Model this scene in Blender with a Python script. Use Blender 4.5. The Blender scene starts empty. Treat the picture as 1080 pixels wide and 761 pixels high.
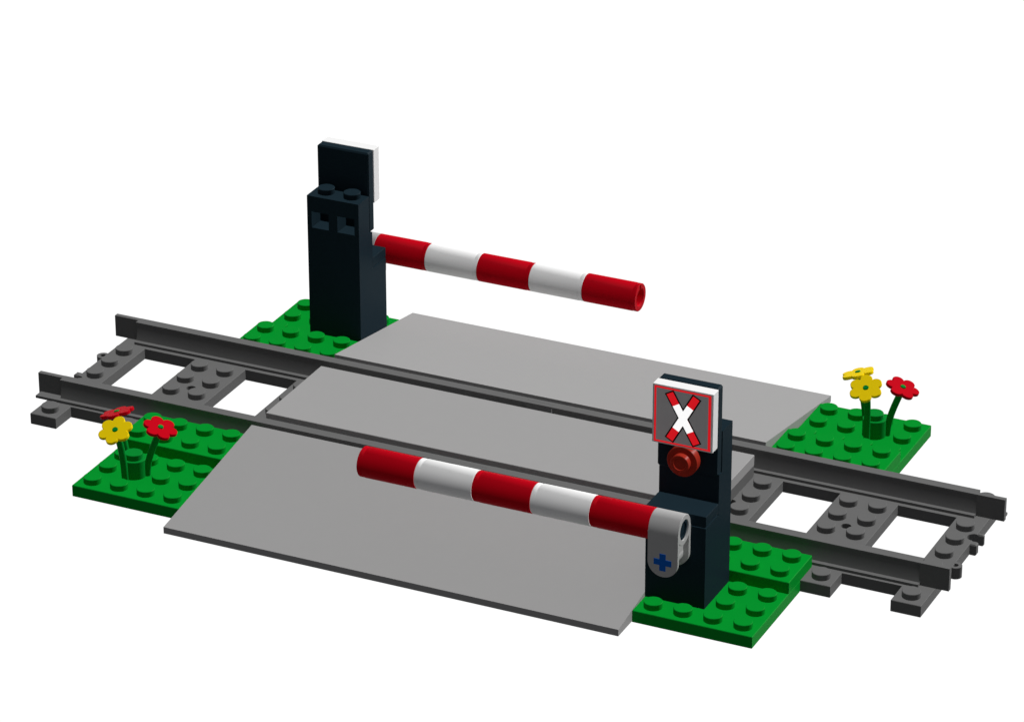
# A toy-brick level crossing: two track pieces, road ramps, studded green plates,
# two signal posts with striped barrier arms and two flower plants.
import bpy, bmesh, math
from mathutils import Vector, Matrix

S = 0.008            # one stud pitch = 8 mm; shapes below are written in studs
PI = math.pi
sc = bpy.context.scene
COL = sc.collection

# ------------------------------------------------------------------ materials
def mat(name, rgb, rough=0.5, spec=0.02, trans=0.0, vary=0.04, ior=1.45):
    m = bpy.data.materials.new(name)
    m.use_nodes = True
    nt = m.node_tree
    b = nt.nodes['Principled BSDF']
    tc = nt.nodes.new('ShaderNodeTexCoord')
    nz = nt.nodes.new('ShaderNodeTexNoise')
    nz.inputs['Scale'].default_value = 260.0
    nz.inputs['Detail'].default_value = 3.0
    nt.links.new(tc.outputs['Object'], nz.inputs['Vector'])
    mx = nt.nodes.new('ShaderNodeMix')
    mx.data_type = 'RGBA'
    mx.inputs[6].default_value = [c * (1 - vary) for c in rgb] + [1]
    mx.inputs[7].default_value = [min(1, c * (1 + vary)) for c in rgb] + [1]
    nt.links.new(nz.outputs['Fac'], mx.inputs[0])
    nt.links.new(mx.outputs[2], b.inputs['Base Color'])
    mr = nt.nodes.new('ShaderNodeMapRange')
    mr.inputs['To Min'].default_value = rough - 0.03
    mr.inputs['To Max'].default_value = rough + 0.03
    nt.links.new(nz.outputs['Fac'], mr.inputs['Value'])
    nt.links.new(mr.outputs['Result'], b.inputs['Roughness'])
    b.inputs['Specular IOR Level'].default_value = spec
    b.inputs['IOR'].default_value = ior
    b.inputs['Transmission Weight'].default_value = trans
    return m

M = dict(
    green=mat('green_plastic', (0.001, 0.29, 0.026)),
    stem=mat('stem_green_plastic', (0.002, 0.25, 0.032)),
    dark=mat('dark_grey_plastic', (0.150, 0.150, 0.150)),
    grey=mat('light_grey_plastic', (0.365, 0.362, 0.362), vary=0.012),
    bracket=mat('pale_grey_plastic', (0.46, 0.46, 0.46)),
    black=mat('black_plastic', (0.0110, 0.0235, 0.0330), spec=0.02),
    red=mat('red_plastic', (0.54, 0.0015, 0.010)),
    white=mat('white_plastic', (0.95, 0.95, 0.95), vary=0.02),
    yellow=mat('yellow_plastic', (0.98, 0.71, 0.003)),
    blue=mat('blue_plastic', (0.006, 0.12, 0.55)),
    lamp=mat('red_clear_plastic', (0.36, 0.028, 0.015), rough=0.3, spec=0.06),
    sticker=mat('sign_grey_print', (0.74, 0.74, 0.74)),
    ink=mat('sign_black_print', (0.004, 0.004, 0.004)),
)
# the warning cross and its frame are plain print with emission added for brightness
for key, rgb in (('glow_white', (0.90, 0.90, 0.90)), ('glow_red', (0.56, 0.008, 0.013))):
    M[key] = mat('added_glow_print_' + key[5:], rgb)
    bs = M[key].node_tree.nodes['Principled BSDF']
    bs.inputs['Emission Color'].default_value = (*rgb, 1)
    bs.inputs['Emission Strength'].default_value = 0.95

# ------------------------------------------------------------------ mesh kit
def box(bm, x0, x1, y0, y1, z0, z1, bev=0.018, mi=0):
    t = bmesh.new()
    vs = [t.verts.new((x, y, z)) for x in (x0, x1) for y in (y0, y1) for z in (z0, z1)]
    for f in ((0, 1, 3, 2), (4, 6, 7, 5), (0, 4, 5, 1), (2, 3, 7, 6), (0, 2, 6, 4), (1, 5, 7, 3)):
        t.faces.new([vs[i] for i in f])
    bmesh.ops.recalc_face_normals(t, faces=t.faces[:])
    if bev:
        bmesh.ops.bevel(t, geom=t.edges[:], offset=bev, segments=1, affect='EDGES', profile=0.5)
    merge(bm, t, mi)

def merge(bm, t, mi=0, M4=None):
    if M4 is not None:
        t.transform(M4)
    for f in t.faces:
        f.material_index = mi
    me = bpy.data.meshes.new('tmp')
    t.to_mesh(me)
    t.free()
    bm.from_mesh(me)
    bpy.data.meshes.remove(me)

def shell(bm, x0, x1, y0, y1, z0, z1, wall=0.13, top=0.1, bev=0.018):
    """A box open underneath, with walls of its own thickness, like a moulded plate."""
    t = bmesh.new()
    def ring(a, b, c, d, z):
        return [t.verts.new(p) for p in ((a, c, z), (b, c, z), (b, d, z), (a, d, z))]
    o0, o1 = ring(x0, x1, y0, y1, z0), ring(x0, x1, y0, y1, z1)
    i0 = ring(x0 + wall, x1 - wall, y0 + wall, y1 - wall, z0)
    i1 = ring(x0 + wall, x1 - wall, y0 + wall, y1 - wall, z1 - top)
    t.faces.new(o1)
    t.faces.new(i1[::-1])
    for k in range(4):
        n = (k + 1) % 4
        t.faces.new((o0[k], o0[n], o1[n], o1[k]))
        t.faces.new((i0[n], i0[k], i1[k], i1[n]))
        t.faces.new((o0[n], o0[k], i0[k], i0[n]))
    bmesh.ops.recalc_face_normals(t, faces=t.faces[:])
    if bev:
        ou = set(o0 + o1)
        es = [e for e in t.edges if e.verts[0] in ou and e.verts[1] in ou
              and not (e.verts[0] in o0 and e.verts[1] in o0)]
        bmesh.ops.bevel(t, geom=es, offset=bev, segments=1, affect='EDGES', profile=0.5)
    merge(bm, t)

def lathe(bm, prof, M4=None, n=40, mi=0):
    """Revolve (r, z) pairs about z; r = 0 closes to a point."""
    t = bmesh.new()
    rows = []
    for r, z in prof:
        if r < 1e-6:
            rows.append([t.verts.new((0, 0, z))])
        else:
            rows.append([t.verts.new((r * math.cos(2 * PI * k / n), r * math.sin(2 * PI * k / n), z)) for k in range(n)])
    for a, b in zip(rows, rows[1:]):
        for k in range(n):
            q = (k + 1) % n
            if len(a) == 1 and len(b) > 1:
                t.faces.new((a[0], b[k], b[q]))
            elif len(b) == 1 and len(a) > 1:
                t.faces.new((a[k], a[q], b[0]))
            elif len(a) > 1:
                t.faces.new((a[k], a[q], b[q], b[k]))
    bmesh.ops.recalc_face_normals(t, faces=t.faces[:])
    merge(bm, t, mi, M4)

def stud(bm, x, y, z, M4=None):
    m = Matrix.Translation((x, y, z))
    if M4 is not None:
        m = M4 @ m
    lathe(bm, [(0.3, -0.03), (0.3, 0.185), (0.285, 0.2), (0, 0.2)], m, 32)

def extrude(bm, pts, a, b, M4=None, bev=0.0, mi=0):
    """A 2-D outline (u, v) extruded along w from a to b; axes (u, v, w) -> (x, y, z) by M4."""
    t = bmesh.new()
    lo = [t.verts.new((u, v, a)) for u, v in pts]
    hi = [t.verts.new((u, v, b)) for u, v in pts]
    t.faces.new(hi)
    t.faces.new(lo[::-1])
    n = len(pts)
    for k in range(n):
        q = (k + 1) % n
        t.faces.new((lo[k], lo[q], hi[q], hi[k]))
    bmesh.ops.recalc_face_normals(t, faces=t.faces[:])
    if bev:
        es = [e for e in t.edges if (e.verts[0] in lo) == (e.verts[1] in lo)]
        bmesh.ops.bevel(t, geom=es, offset=bev, segments=1, affect='EDGES', profile=0.5)
    merge(bm, t, mi, M4)

# outline axes: u = y, v = z, extruded along x
ALONG_X = Matrix(((0, 0, 1, 0), (1, 0, 0, 0), (0, 1, 0, 0), (0, 0, 0, 1)))
# outline axes: u = x, v = z, extruded along -y
ALONG_Y = Matrix(((1, 0, 0, 0), (0, 0, -1, 0), (0, 1, 0, 0), (0, 0, 0, 1)))
ROT_X = Matrix.Rotation(PI / 2, 4, 'Y')        # z axis -> x axis
ROT_Y = Matrix.Rotation(PI / 2, 4, 'X')        # z axis -> -y axis

def tube(bm, pts, rad, n=14, mi=0):
    t = bmesh.new()
    P = [Vector(p) for p in pts]
    rows = []
    up = Vector((0.3, 0.9, 0.1))
    for i, p in enumerate(P):
        d = (P[min(i + 1, len(P) - 1)] - P[max(i - 1, 0)]).normalized()
        a = d.cross(up).normalized()
        b = a.cross(d)
        r = rad[i] if isinstance(rad, (list, tuple)) else rad
        rows.append([t.verts.new(p + r * (a * math.cos(2 * PI * k / n) + b * math.sin(2 * PI * k / n))) for k in range(n)])
    for r0, r1 in zip(rows, rows[1:]):
        for k in range(n):
            q = (k + 1) % n
            t.faces.new((r0[k], r0[q], r1[q], r1[k]))
    t.faces.new(rows[0][::-1])
    t.faces.new(rows[-1])
    bmesh.ops.recalc_face_normals(t, faces=t.faces[:])
    merge(bm, t, mi)

def cut(bm, cutter):
    """Exact boolean difference, bm - cutter; returns a new bmesh."""
    obs = []
    for b in (bm, cutter):
        me = bpy.data.meshes.new('tmp')
        b.to_mesh(me)
        b.free()
        o = bpy.data.objects.new('tmp', me)
        COL.objects.link(o)
        obs.append(o)
    md = obs[0].modifiers.new('d', 'BOOLEAN')
    md.operation = 'DIFFERENCE'
    md.solver = 'EXACT'
    md.object = obs[1]
    dg = bpy.context.evaluated_depsgraph_get()
    dg.update()
    me = bpy.data.meshes.new_from_object(obs[0].evaluated_get(dg))
    out = bmesh.new()
    out.from_mesh(me)
    bpy.data.meshes.remove(me)
    for o in obs:
        me = o.data
        bpy.data.objects.remove(o)
        bpy.data.meshes.remove(me)
    return out

def obj(name, bm, mats, parent=None, loc=(0, 0, 0), label=None):
    bm.transform(Matrix.Scale(S, 4))
    me = bpy.data.meshes.new(name)
    bm.to_mesh(me)
    bm.free()
    for m in (mats if isinstance(mats, (list, tuple)) else [mats]):
        me.materials.append(m)
    me.shade_smooth()
    me.set_sharp_from_angle(angle=math.radians(32))
    o = bpy.data.objects.new(name, me)
    COL.objects.link(o)
    o.location = Vector(loc) * S
    if parent:
        o.parent = parent
    if label:
        o['label'] = label
    return o

def thing(name, label, cat, loc=(0, 0, 0), group=None):
    o = bpy.data.objects.new(name, None)
    o.empty_display_size = 0.01
    COL.objects.link(o)
    o.location = Vector(loc) * S
    tag(o, label, cat, group)
    return o

def tag(o, label, cat, group=None):
    o['label'] = label
    o['category'] = cat
    if group:
        o['group'] = group
    return o

def copy_tree(o, parent=None):
    c = o.copy()
    COL.objects.link(c)
    if parent:
        c.parent = parent
    for ch in list(o.children):
        copy_tree(ch, c)
    return c

# ------------------------------------------------------------------ railway track
def rail_bm():
    """Front rail of one piece: local x 0..16, outside towards -y, centre line y = -2.56."""
    half = [(0.18, 1.195), (0.18, 1.13), (0.125, 1.10), (0.11, 0.98), (0.112, 0.90), (0.119, 0.82), (0.131, 0.74),
            (0.148, 0.66), (0.170, 0.585), (0.20, 0.51), (0.345, 0.50), (0.345, 0.405)]
    prof = half + [(-u, v) for u, v in half[::-1]]
    prof = [(u - 2.56, v) for u, v in prof]
    bm = bmesh.new()
    extrude(bm, prof, 0.46, 15.500, ALONG_X)
    # strip the rail stands on
    box(bm, 0.02, 15.98, -3.0, -2.06, 0.004, 0.398, 0.0)
    # half-thickness tongue at one end, with the foot running on past it
    box(bm, -0.497, 0.462, -2.56, -2.385, 0.42, 1.193, 0.0)
    extrude(bm, [(-2.905, 0.405), (-2.56, 0.405), (-2.56, 0.50), (-2.905, 0.50)], -0.44, 0.462, ALONG_X, 0.01)
    # full block and the other half-thickness tongue at the far end
    box(bm, 15.47, 16.455, -2.74, -2.567, 0.405, 1.193, 0.0)
    return bm

def sleeper_bm(x0, x1, end=0):
    bm = bmesh.new()
    box(bm, x0, x1, -4, 4, 0.0, 0.4, 0.014)
    if end:
        xe = x1 if end > 0 else x0
        s = end
        cy = 1.0 * s
        t = bmesh.new()
        for ya, yb in ((0.50, 0.77), (1.21, 1.38)):
            a, b = sorted((ya * s, yb * s))
            box(t, min(xe - 0.03 * s, xe + 0.22 * s), max(xe - 0.03 * s, xe + 0.22 * s), a, b, 0.002, 0.398, 0.04)
        cutter = bmesh.new()
        lathe(cutter, [(0, -0.2), (0.23, -0.2), (0.23, 0.7), (0, 0.7)], Matrix.Translation((xe - 0.02 * s, cy, 0)), 28)
        bm = cut(bm, cutter)
        c2 = bmesh.new()
        lathe(c2, [(0, -0.2), (0.23, -0.2), (0.23, 0.7), (0, 0.7)], Matrix.Translation((xe - 0.02 * s, cy, 0)), 28)
        t = cut(t, c2)
        merge(bm, t)
        # ring that the neighbour's socket closes round
        lathe(bm, [(0.10, 0.003), (0.22, 0.003), (0.22, 0.397), (0.10, 0.397), (0.10, 0.003)],
              Matrix.Translation((xe + 0.06 * s, -cy, 0)), 28)
    else:
        cutter = bmesh.new()
        lathe(cutter, [(0, 0.1), (0.17, 0.1), (0.17, 0.7), (0, 0.7)], Matrix.Translation(((x0 + x1) / 2, 0, 0)), 24)
        bm = cut(bm, cutter)
    x = x0 + 0.5
    while x < x1:
        for y in (-3.5, -1.5, -0.5, 0.5, 1.5, 3.5):
            stud(bm, x, y, 0.4)
        x += 1
    return bm

SLEEPERS = ((0, 1, -1), (3, 5, 0), (7, 9, 0), (11, 13, 0), (15, 16, 1))
track = thing('railway_track', 'dark grey straight track piece beside the red and yellow flower plant', 'track',
              (-16, 0, 0), 'straight track pieces')
obj('rail', rail_bm(), M['dark'], track)
rb = rail_bm()
rb.transform(Matrix.Translation((16, 0, 0)) @ Matrix.Rotation(PI, 4, 'Z'))
obj('rail', rb, M['dark'], track)
for a in SLEEPERS:
    obj('sleeper', sleeper_bm(*a), M['dark'], track)
track2 = copy_tree(track)
track2.location = (0, 0, 0)
track2['label'] = 'dark grey straight track piece running out behind the post with the red lamp'

# ------------------------------------------------------------------ road
def ramp_bm(sgn):
    """Sloping road slab, open underneath, from the rail (|y| = 3) down to a thin lip (|y| = 9)."""
    bm = bmesh.new()
    top = lambda y: 1.185 - (abs(y) - 3) * (1.185 - 0.235) / 6.02
    a, b = 3.0, 9.02
    slab = [(a, top(a)), (b, top(b)), (b, 0.004), (b - 0.5, 0.004), (a + 0.2, top(a) - 0.30), (a, top(a) - 0.30)]
    slab = [(u * sgn, v) for u, v in slab]
    extrude(bm, slab, -7.99, 7.99, ALONG_X, 0.0)
    side = [(a + 0.004, top(a) - 0.006), (b - 0.004, top(b) - 0.006), (b - 0.004, 0.006), (4.06, 0.006), (4.06, 0.43), (a + 0.004, 0.43)]
    side = [(u * sgn, v) for u, v in side]
    extrude(bm, side, 7.86, 7.997, ALONG_X, 0.0)
    extrude(bm, side, -7.997, -7.86, ALONG_X, 0.0)
    return bm

tag(obj('road_ramp', ramp_bm(-1), M['grey']), 'smooth grey road ramp sloping forward under the barrier with the blue cross', 'ramp',
    'grey road pieces')
tag(obj('road_ramp', ramp_bm(1), M['grey']), 'smooth grey road ramp behind both rails, next to the yellow flowers', 'ramp',
    'grey road pieces')
mid = thing('road_plate', 'flat grey road plate lying between the two rails', 'road plate', (0, 0, 0.4), 'grey road pieces')
b = bmesh.new()
box(b, -8, 8, -2, 2, 0.403, 0.785, 0.014)
obj('surface_slab', b, M['grey'], mid)
b = bmesh.new()
shell(b, -7.995, 7.995, -1.99, 1.99, 0.004, 0.40, 0.14, 0.1, 0.0)
obj('support_frame', b, M['dark'], mid)

# ------------------------------------------------------------------ studded green plates
def plate_bm(nx, ny):
    bm = bmesh.new()
    shell(bm, -nx / 2, nx / 2, -ny / 2, ny / 2, 0, 0.4)
    for i in range(nx):
        for j in range(ny):
            stud(bm, i - nx / 2 + 0.5, j - ny / 2 + 0.5, 0.4)
    return bm

low = obj('grass_plate', plate_bm(4, 4), M['green'])
upp = obj('grass_plate', plate_bm(4, 2), M['green'])
G = 'studded green grass plates'
for k, (src, x, y, z, lab) in enumerate((
    (low, 10, -6, 0, 'green studded plate under the black post with the red lamp'),
    (upp, 10, -4, 0.4, 'raised green studded strip by the rail behind the black post with the red lamp'),
    (low, -10, -6, 0, 'green studded plate carrying the red and yellow flower plant, beside the front ramp'),
    (upp, -10, -4, 0.4, 'raised green studded strip by the rail behind the red and yellow flower plant'),
    (low, -10, 6, 0, 'green studded plate under the black post with two square windows'),
    (upp, -10, 4, 0.4, 'raised green studded strip between the rail and the post with square windows'),
    (low, 10, 6, 0, 'green studded plate carrying the plant with two yellow flowers'),
    (upp, 10, 4, 0.4, 'raised green studded strip between the rail and the plant with two yellow flowers'),
)):
    o = src if k in (0, 1) else src.copy()
    if k > 1:
        COL.objects.link(o)
    o.location = Vector((x, y, z + 0.0005)) * S
    tag(o, lab, 'plate', G)

# ------------------------------------------------------------------ crossing posts
# local frame of a post: origin on the plate, arm side towards -y
post = thing('crossing_post', 'black post with red lamp and a grey sign with a striped cross', 'signal post', (9, -6, 0.4),
             'black crossing posts')
b = bmesh.new()
shell(b, -1, 1, -1, 1, 0.0, 2.80, 0.2, 0.5, 0.0)
c = bmesh.new()
lathe(c, [(0, 0), (0.3, 0), (0.3, 0.9), (0, 0.9)], Matrix.Translation((0, -0.6, 1.9)) @ ROT_Y, 28)
b = cut(b, c)
obj('base_block', b, M['black'], post)
b = bmesh.new()
box(b, -1, 1, -1, -0.001, 2.85, 3.2, 0.008)
box(b, -0.96, 0.96, -0.96, -0.04, 2.801, 2.9, 0.0)
obj('ledge_tile', b, M['black'], post)
b = bmesh.new()
box(b, -1, 1, 0, 1, 2.8002, 4.19, 0.0)
box(b, -1, 1, 0.205, 1, 4.1901, 4.4, 0.0)
obj('column', b, M['black'], post)
for s in (-0.5, 0.5):
    b = bmesh.new()
    box(b, s - 0.5, s + 0.5, 0.21, 1, 4.4002, 5.6, 0.0)
    c = bmesh.new()
    box(c, s - 0.33, s + 0.33, 0.36, 1.2, 4.40 + 0.02, 5.02, 0.0)
    b = cut(b, c)
    stud(b, s, 0.5, 5.6)
    # moulded nub inside the window
    lathe(b, [(0, -0.02), (0.07, -0.02), (0.07, 0.12), (0, 0.12)], Matrix.Translation((s - 0.15, 0.36, 4.86)) @ Matrix.Rotation(-PI / 2, 4, 'X'), 14)
    obj('window_block', b, M['black'], post)
b = bmesh.new()
box(b, -0.99, 0.99, -0.198, 0.2, 4.2, 7.19, 0.05)
obj('sign_backing', b, M['black'], post)
sign = bmesh.new()
box(sign, -1, 1, -0.6, -0.2, 5.2, 7.18, 0.01)
sign = obj('warning_sign', sign, M['white'], post)

# printed face, (u, v) in 0..2 across the tile, each ink a thin raised film
def film(bm, pts, d, mi):
    t = bmesh.new()
    extrude(t, [((u - 1), v + 5.2) for u, v in pts], 0.59, 0.60 + d, None, 0.0)
    t.transform(ALONG_Y)
    merge(bm, t, mi)

def bar(p, q, w):
    p, q = Vector(p), Vector(q)
    d = (q - p).normalized()
    n = Vector((-d.y, d.x)) * w / 2
    return [tuple(p + n), tuple(p - n), tuple(q - n), tuple(q + n)]

face = bmesh.new()
film(face, [(0.008, 0.012), (1.972, 0.012), (1.972, 1.965), (0.008, 1.965)], 0.004, 0)
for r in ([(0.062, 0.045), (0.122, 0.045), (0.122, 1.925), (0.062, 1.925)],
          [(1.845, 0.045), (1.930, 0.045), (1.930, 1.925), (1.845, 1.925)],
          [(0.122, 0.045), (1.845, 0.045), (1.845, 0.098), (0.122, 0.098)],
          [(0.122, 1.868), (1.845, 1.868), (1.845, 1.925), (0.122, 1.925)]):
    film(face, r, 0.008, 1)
Aa, Ab = Vector((0.545, 1.795)), Vector((1.49, 0.158))
Ba, Bb = Vector((1.465, 1.785)), Vector((0.562, 0.174))
def lerp(a, c, t):
    return a + (c - a) * t
for a_, c_, d in ((Aa, Ab, 0.010), (Ba, Bb, 0.0115)):
    film(face, bar(a_, c_, 0.325), d, 2)
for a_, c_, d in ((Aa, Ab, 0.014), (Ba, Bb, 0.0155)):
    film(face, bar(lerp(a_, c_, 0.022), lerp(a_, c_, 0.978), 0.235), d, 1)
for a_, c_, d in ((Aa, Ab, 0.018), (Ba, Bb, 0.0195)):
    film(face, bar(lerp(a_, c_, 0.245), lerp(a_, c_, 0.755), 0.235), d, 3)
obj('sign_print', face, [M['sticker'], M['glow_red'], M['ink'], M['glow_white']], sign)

b = bmesh.new()
lathe(b, [(0, 0.198), (0.42, 0.198), (0.42, 0.30), (0.5, 0.32), (0.5, 0.59), (0.485, 0.60), (0.3, 0.60),
          (0.3, 0.79), (0.285, 0.80), (0.2, 0.80), (0.19, 0.77), (0, 0.77)], Matrix.Translation((0, 0, 4.7)) @ ROT_Y, 40)
obj('signal_lamp', b, M['lamp'], post)

post2 = copy_tree(post)
post2.location = Vector((-9, 6, 0.4)) * S
post2.rotation_euler = (0, 0, PI)
post2['label'] = 'black post seen from behind with two square windows and two studs on top'

# ------------------------------------------------------------------ barrier arms
arm = thing('barrier_arm', 'red and white striped barrier arm over the front ramp, blue cross on its bracket', 'barrier',
            (9, -7.5, 2.3), 'striped barrier arms')
b = bmesh.new()
# tube along x at the top
lathe(b, [(0.34, -0.498), (0.485, -0.498), (0.4995, -0.484), (0.4995, 0.484), (0.485, 0.498), (0.34, 0.498), (0.34, -0.498)],
      Matrix.Translation((0, 0, 1.0)) @ ROT_X, 48)
cheek = [(-0.5, 1.0), (-0.5, 0.0)] + [(-0.5 * math.cos(k * PI / 20), -0.5 * math.sin(k * PI / 20)) for k in range(1, 20)] + [(0.5, 0.0), (0.5, 1.0)]
extrude(b, cheek, 0.39, 0.5, ALONG_Y, 0.0)
extrude(b, cheek, -0.5, -0.36, ALONG_Y, 0.0)
# hub and web between the cheeks
lathe(b, [(0, -0.4), (0.33, -0.4), (0.33, 0.4), (0, 0.4)], ROT_Y, 32)
box(b, -0.32, 0.32, -0.38, 0.40, 0.1, 0.62, 0.0)
obj('pivot_bracket', b, M['bracket'], arm)
b = bmesh.new()
w, l = 0.105, 0.295
cross = [(-w, -l), (w, -l), (w, -w), (l, -w), (l, w), (w, w), (w, l), (-w, l), (-w, w), (-l, w), (-l, -w), (-w, -w)]
extrude(b, cross, -1.1, 0.508, ALONG_Y, 0.006)
obj('axle', b, M['blue'], arm)
b = bmesh.new()
lathe(b, [(0, -0.3), (0.338, -0.3), (0.338, 0.45), (0.25, 0.45), (0.25, 0.40), (0, 0.40)], Matrix.Translation((0, 0, 1.0)) @ ROT_X, 28)
obj('pin', b, M['black'], arm)

def segment_bm(x0, x1):
    """Hollow round connector; its outer (-x) end carries a groove and a slotted mouth."""
    prof = [(0.34, x1), (0.49, x1), (0.5, x1 - 0.012), (0.5, x0 + 0.20), (0.482, x0 + 0.17), (0.482, x0 + 0.15),
            (0.494, x0 + 0.13), (0.494, x0 + 0.025), (0.475, x0 + 0.004), (0.32, x0 + 0.004), (0.28, x0 + 0.06),
            (0.28, x0 + 0.20), (0.34, x0 + 0.26), (0.34, x1)]
    bm = bmesh.new()
    lathe(bm, prof, Matrix.Translation((0, 0, 1.0)) @ ROT_X, 48)
    # pin seated in the bore
    lathe(bm, [(0, x0 + 0.5), (0.341, x0 + 0.5), (0.341, x1 - 0.5), (0, x1 - 0.5)], Matrix.Translation((0, 0, 1.0)) @ ROT_X, 24)
    c = bmesh.new()
    box(c, x0 - 0.1, x0 + 0.14, -0.07, 0.07, 1.0, 1.47, 0.0)
    return cut(bm, c)

for k in range(5):
    x1 = -0.5 - 2 * k
    obj('red_segment' if k % 2 == 0 else 'white_segment', segment_bm(x1 - 2, x1), M['red' if k % 2 == 0 else 'white'], arm)
arm2 = copy_tree(arm)
arm2.location = Vector((-9, 7.5, 2.3)) * S
arm2.rotation_euler = (0, 0, PI)
arm2['label'] = 'red and white striped barrier arm held high over the rear ramp'

# ------------------------------------------------------------------ flower plants
def bloom_bm():
    bm = bmesh.new()
    n = 120
    pts = []
    for k in range(n):
        t = 2 * PI * k / n
        best = 0
        for j in range(6):
            a = t - (j * PI / 3 + PI / 6)
            cx = 0.415
            q = cx * math.cos(a)
            disc = 0.232 ** 2 - (cx * math.sin(a)) ** 2
            if disc > 0 and q > 0:
                best = max(best, q + math.sqrt(disc))
        r = max(best, 0.36)
        pts.append((r * math.cos(t), r * math.sin(t)))
    extrude(bm, [(x * 0.89, y * 0.89) for x, y in pts], -0.115, 0.0, None, 0.015)
    c = bmesh.new()
    lathe(c, [(0, -0.05), (0.105, -0.05), (0.105, 0.2), (0, 0.2)], None, 18)
    return cut(bm, c)

def plant(name, label, loc, heads):
    t = thing(name, label, 'flower', loc, 'flower plants')
    b = bmesh.new()
    lathe(b, [(0, 0), (0.39, 0), (0.4, 0.015), (0.4, 0.62), (0.385, 0.64), (0.3, 0.64), (0.3, 0.825), (0.285, 0.84), (0, 0.84)], None, 36)
    obj('plant_base', b, M['stem'], t)
    for (hx, hy, hz), ang0, tilt, taz, spin, col in heads:
        a = math.radians(ang0)
        h = Vector((hx, hy, hz))
        tz = math.radians(taz)
        nrm = Vector((math.sin(tilt) * math.cos(tz), math.sin(tilt) * math.sin(tz), math.cos(tilt)))
        d0 = Vector((math.cos(a), math.sin(a), 0))
        P0, P1 = d0 * 0.43 + Vector((0, 0, 0.03)), d0 * 0.46 + Vector((0, 0, 0.75))
        P2, P3 = h - nrm * 0.75, h - nrm * 0.10
        pts = []
        for k in range(13):
            s = k / 12
            pts.append((1 - s) ** 3 * P0 + 3 * (1 - s) ** 2 * s * P1 + 3 * (1 - s) * s * s * P2 + s ** 3 * P3)
        b = bmesh.new()
        tube(b, pts + [h - nrm * 0.02, h + nrm * 0.035], [0.115] * 12 + [0.115, 0.10, 0.085])
        st = obj('flower_stem', b, M['stem'], t)
        b = bloom_bm()
        rot = nrm.to_track_quat('Z', 'Y').to_matrix().to_4x4() @ Matrix.Rotation(math.radians(spin), 4, 'Z')
        b.transform(Matrix.Translation(h) @ rot)
        obj('flower_head', b, M[col], st, label='%s flower head' % col)
    return t

R_ = math.radians
plant('flower_plant', 'plant with one yellow and two red flower heads on the front left plate', (-10.5, -6.5, 0.4), [
    ((-0.163, -0.819, 2.0), -104, R_(25), -92, 10, 'yellow'),
    ((-0.792, 0.373, 2.0), 150, R_(19), 163, 0, 'red'),
    ((1.087, -0.025, 2.0), 20, R_(19), -3, 20, 'red')])
plant('flower_plant', 'plant with two yellow and one red flower head behind the track', (10.5, 6.5, 0.4), [
    ((-0.101, -0.714, 2.05), -104, R_(25), -92, 18, 'yellow'),
    ((-0.769, 0.311, 2.05), 150, R_(19), 163, 8, 'yellow'),
    ((1.002, -0.13, 2.05), 20, R_(19), -3, 20, 'red')])

# ------------------------------------------------------------------ light
# Two distant studio lamps; the picture has no cast shadows.
def lamp(direction, irradiance, dist=12.0):
    d = Vector(direction).normalized()
    ld = bpy.data.lights.new('studio_lamp', 'AREA')
    ld.shape = 'DISK'
    ld.size = 0.7
    ld.energy = irradiance * PI * PI * dist ** 2
    ld.color = (1.0, 0.997, 0.99)
    ld.use_shadow = False
    lo = bpy.data.objects.new('studio_lamp', ld)
    COL.objects.link(lo)
    lo.location = d * dist
    lo.rotation_euler = d.to_track_quat('Z', 'Y').to_euler()

lamp((0.47, 0.67, 0.44), 0.94)      # key, low from behind and to the right
lamp((0.02, 0.0, 1.0), 0.42)        # overhead

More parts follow.
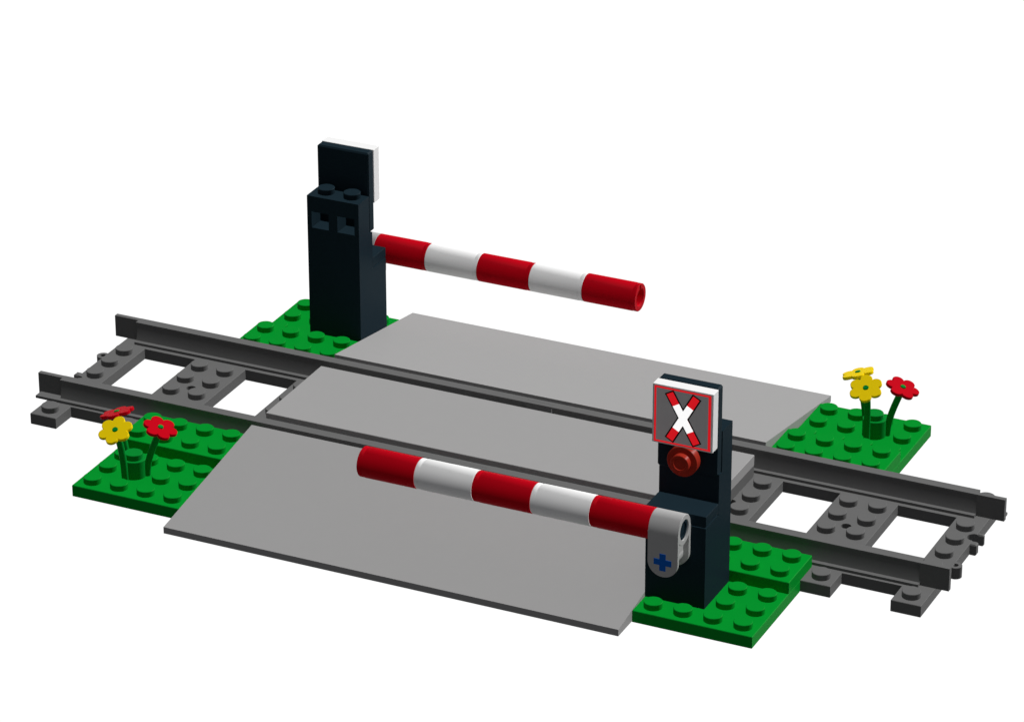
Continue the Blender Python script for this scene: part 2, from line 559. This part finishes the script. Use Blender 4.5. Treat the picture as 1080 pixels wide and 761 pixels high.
# white seamless surroundings behind and below, dim grey elsewhere, shaped to keep fronts dark
w = bpy.data.worlds.new('World')
sc.world = w
w.use_nodes = True
nt = w.node_tree
bg = nt.nodes['Background']
tc = nt.nodes.new('ShaderNodeTexCoord')
dot = nt.nodes.new('ShaderNodeVectorMath')
dot.operation = 'DOT_PRODUCT'
dot.inputs[1].default_value = Vector((-0.38, 0.82, -0.43)).normalized()
nt.links.new(tc.outputs['Generated'], dot.inputs[0])
m1 = nt.nodes.new('ShaderNodeMapRange')
m1.interpolation_type = 'SMOOTHSTEP'
for k, v in (('From Min', 0.44), ('From Max', 0.68)):
    m1.inputs[k].default_value = v
nt.links.new(dot.outputs['Value'], m1.inputs['Value'])
sx = nt.nodes.new('ShaderNodeSeparateXYZ')
nt.links.new(tc.outputs['Generated'], sx.inputs[0])
m2 = nt.nodes.new('ShaderNodeMapRange')
m2.interpolation_type = 'SMOOTHSTEP'
for k, v in (('From Min', 0.12), ('From Max', 0.0)):
    m2.inputs[k].default_value = v
nt.links.new(sx.outputs['Z'], m2.inputs['Value'])
mu = nt.nodes.new('ShaderNodeMath')
mu.operation = 'MULTIPLY'
nt.links.new(m1.outputs['Result'], mu.inputs[0])
nt.links.new(m2.outputs['Result'], mu.inputs[1])
mix = nt.nodes.new('ShaderNodeMix')
mix.data_type = 'RGBA'
mix.inputs[6].default_value = (0.118, 0.119, 0.122, 1)
mix.inputs[7].default_value = (1.04, 1.04, 1.04, 1)
nt.links.new(mu.outputs[0], mix.inputs[0])
nt.links.new(mix.outputs[2], bg.inputs['Color'])
bg.inputs['Strength'].default_value = 1.0

# ------------------------------------------------------------------ camera
cd = bpy.data.cameras.new('camera')
co = bpy.data.objects.new('camera', cd)
COL.objects.link(co)
sc.camera = co
CAM = Matrix(((0.9053037, -0.1816798, 0.3839500, 0.4186436), (0.4247610, 0.3910301, -0.8165008, -0.8874284), (-0.0017943, 0.9022682, 0.4311715, 0.4996634), (0, 0, 0, 1)))
co.matrix_world = CAM
cd.lens = 145.5870
cd.sensor_fit = 'HORIZONTAL'
cd.sensor_width = 36.0
cd.clip_start = 0.01
cd.clip_end = 100.0

sc.view_settings.view_transform = 'Standard'
sc.view_settings.look = 'None'
sc.view_settings.exposure = 0.0
sc.view_settings.gamma = 1.0
sc.view_settings.use_curve_mapping = False
sc.cycles.max_bounces = 6
sc.cycles.diffuse_bounces = 1     # the picture shows hardly any colour spilling from part to part
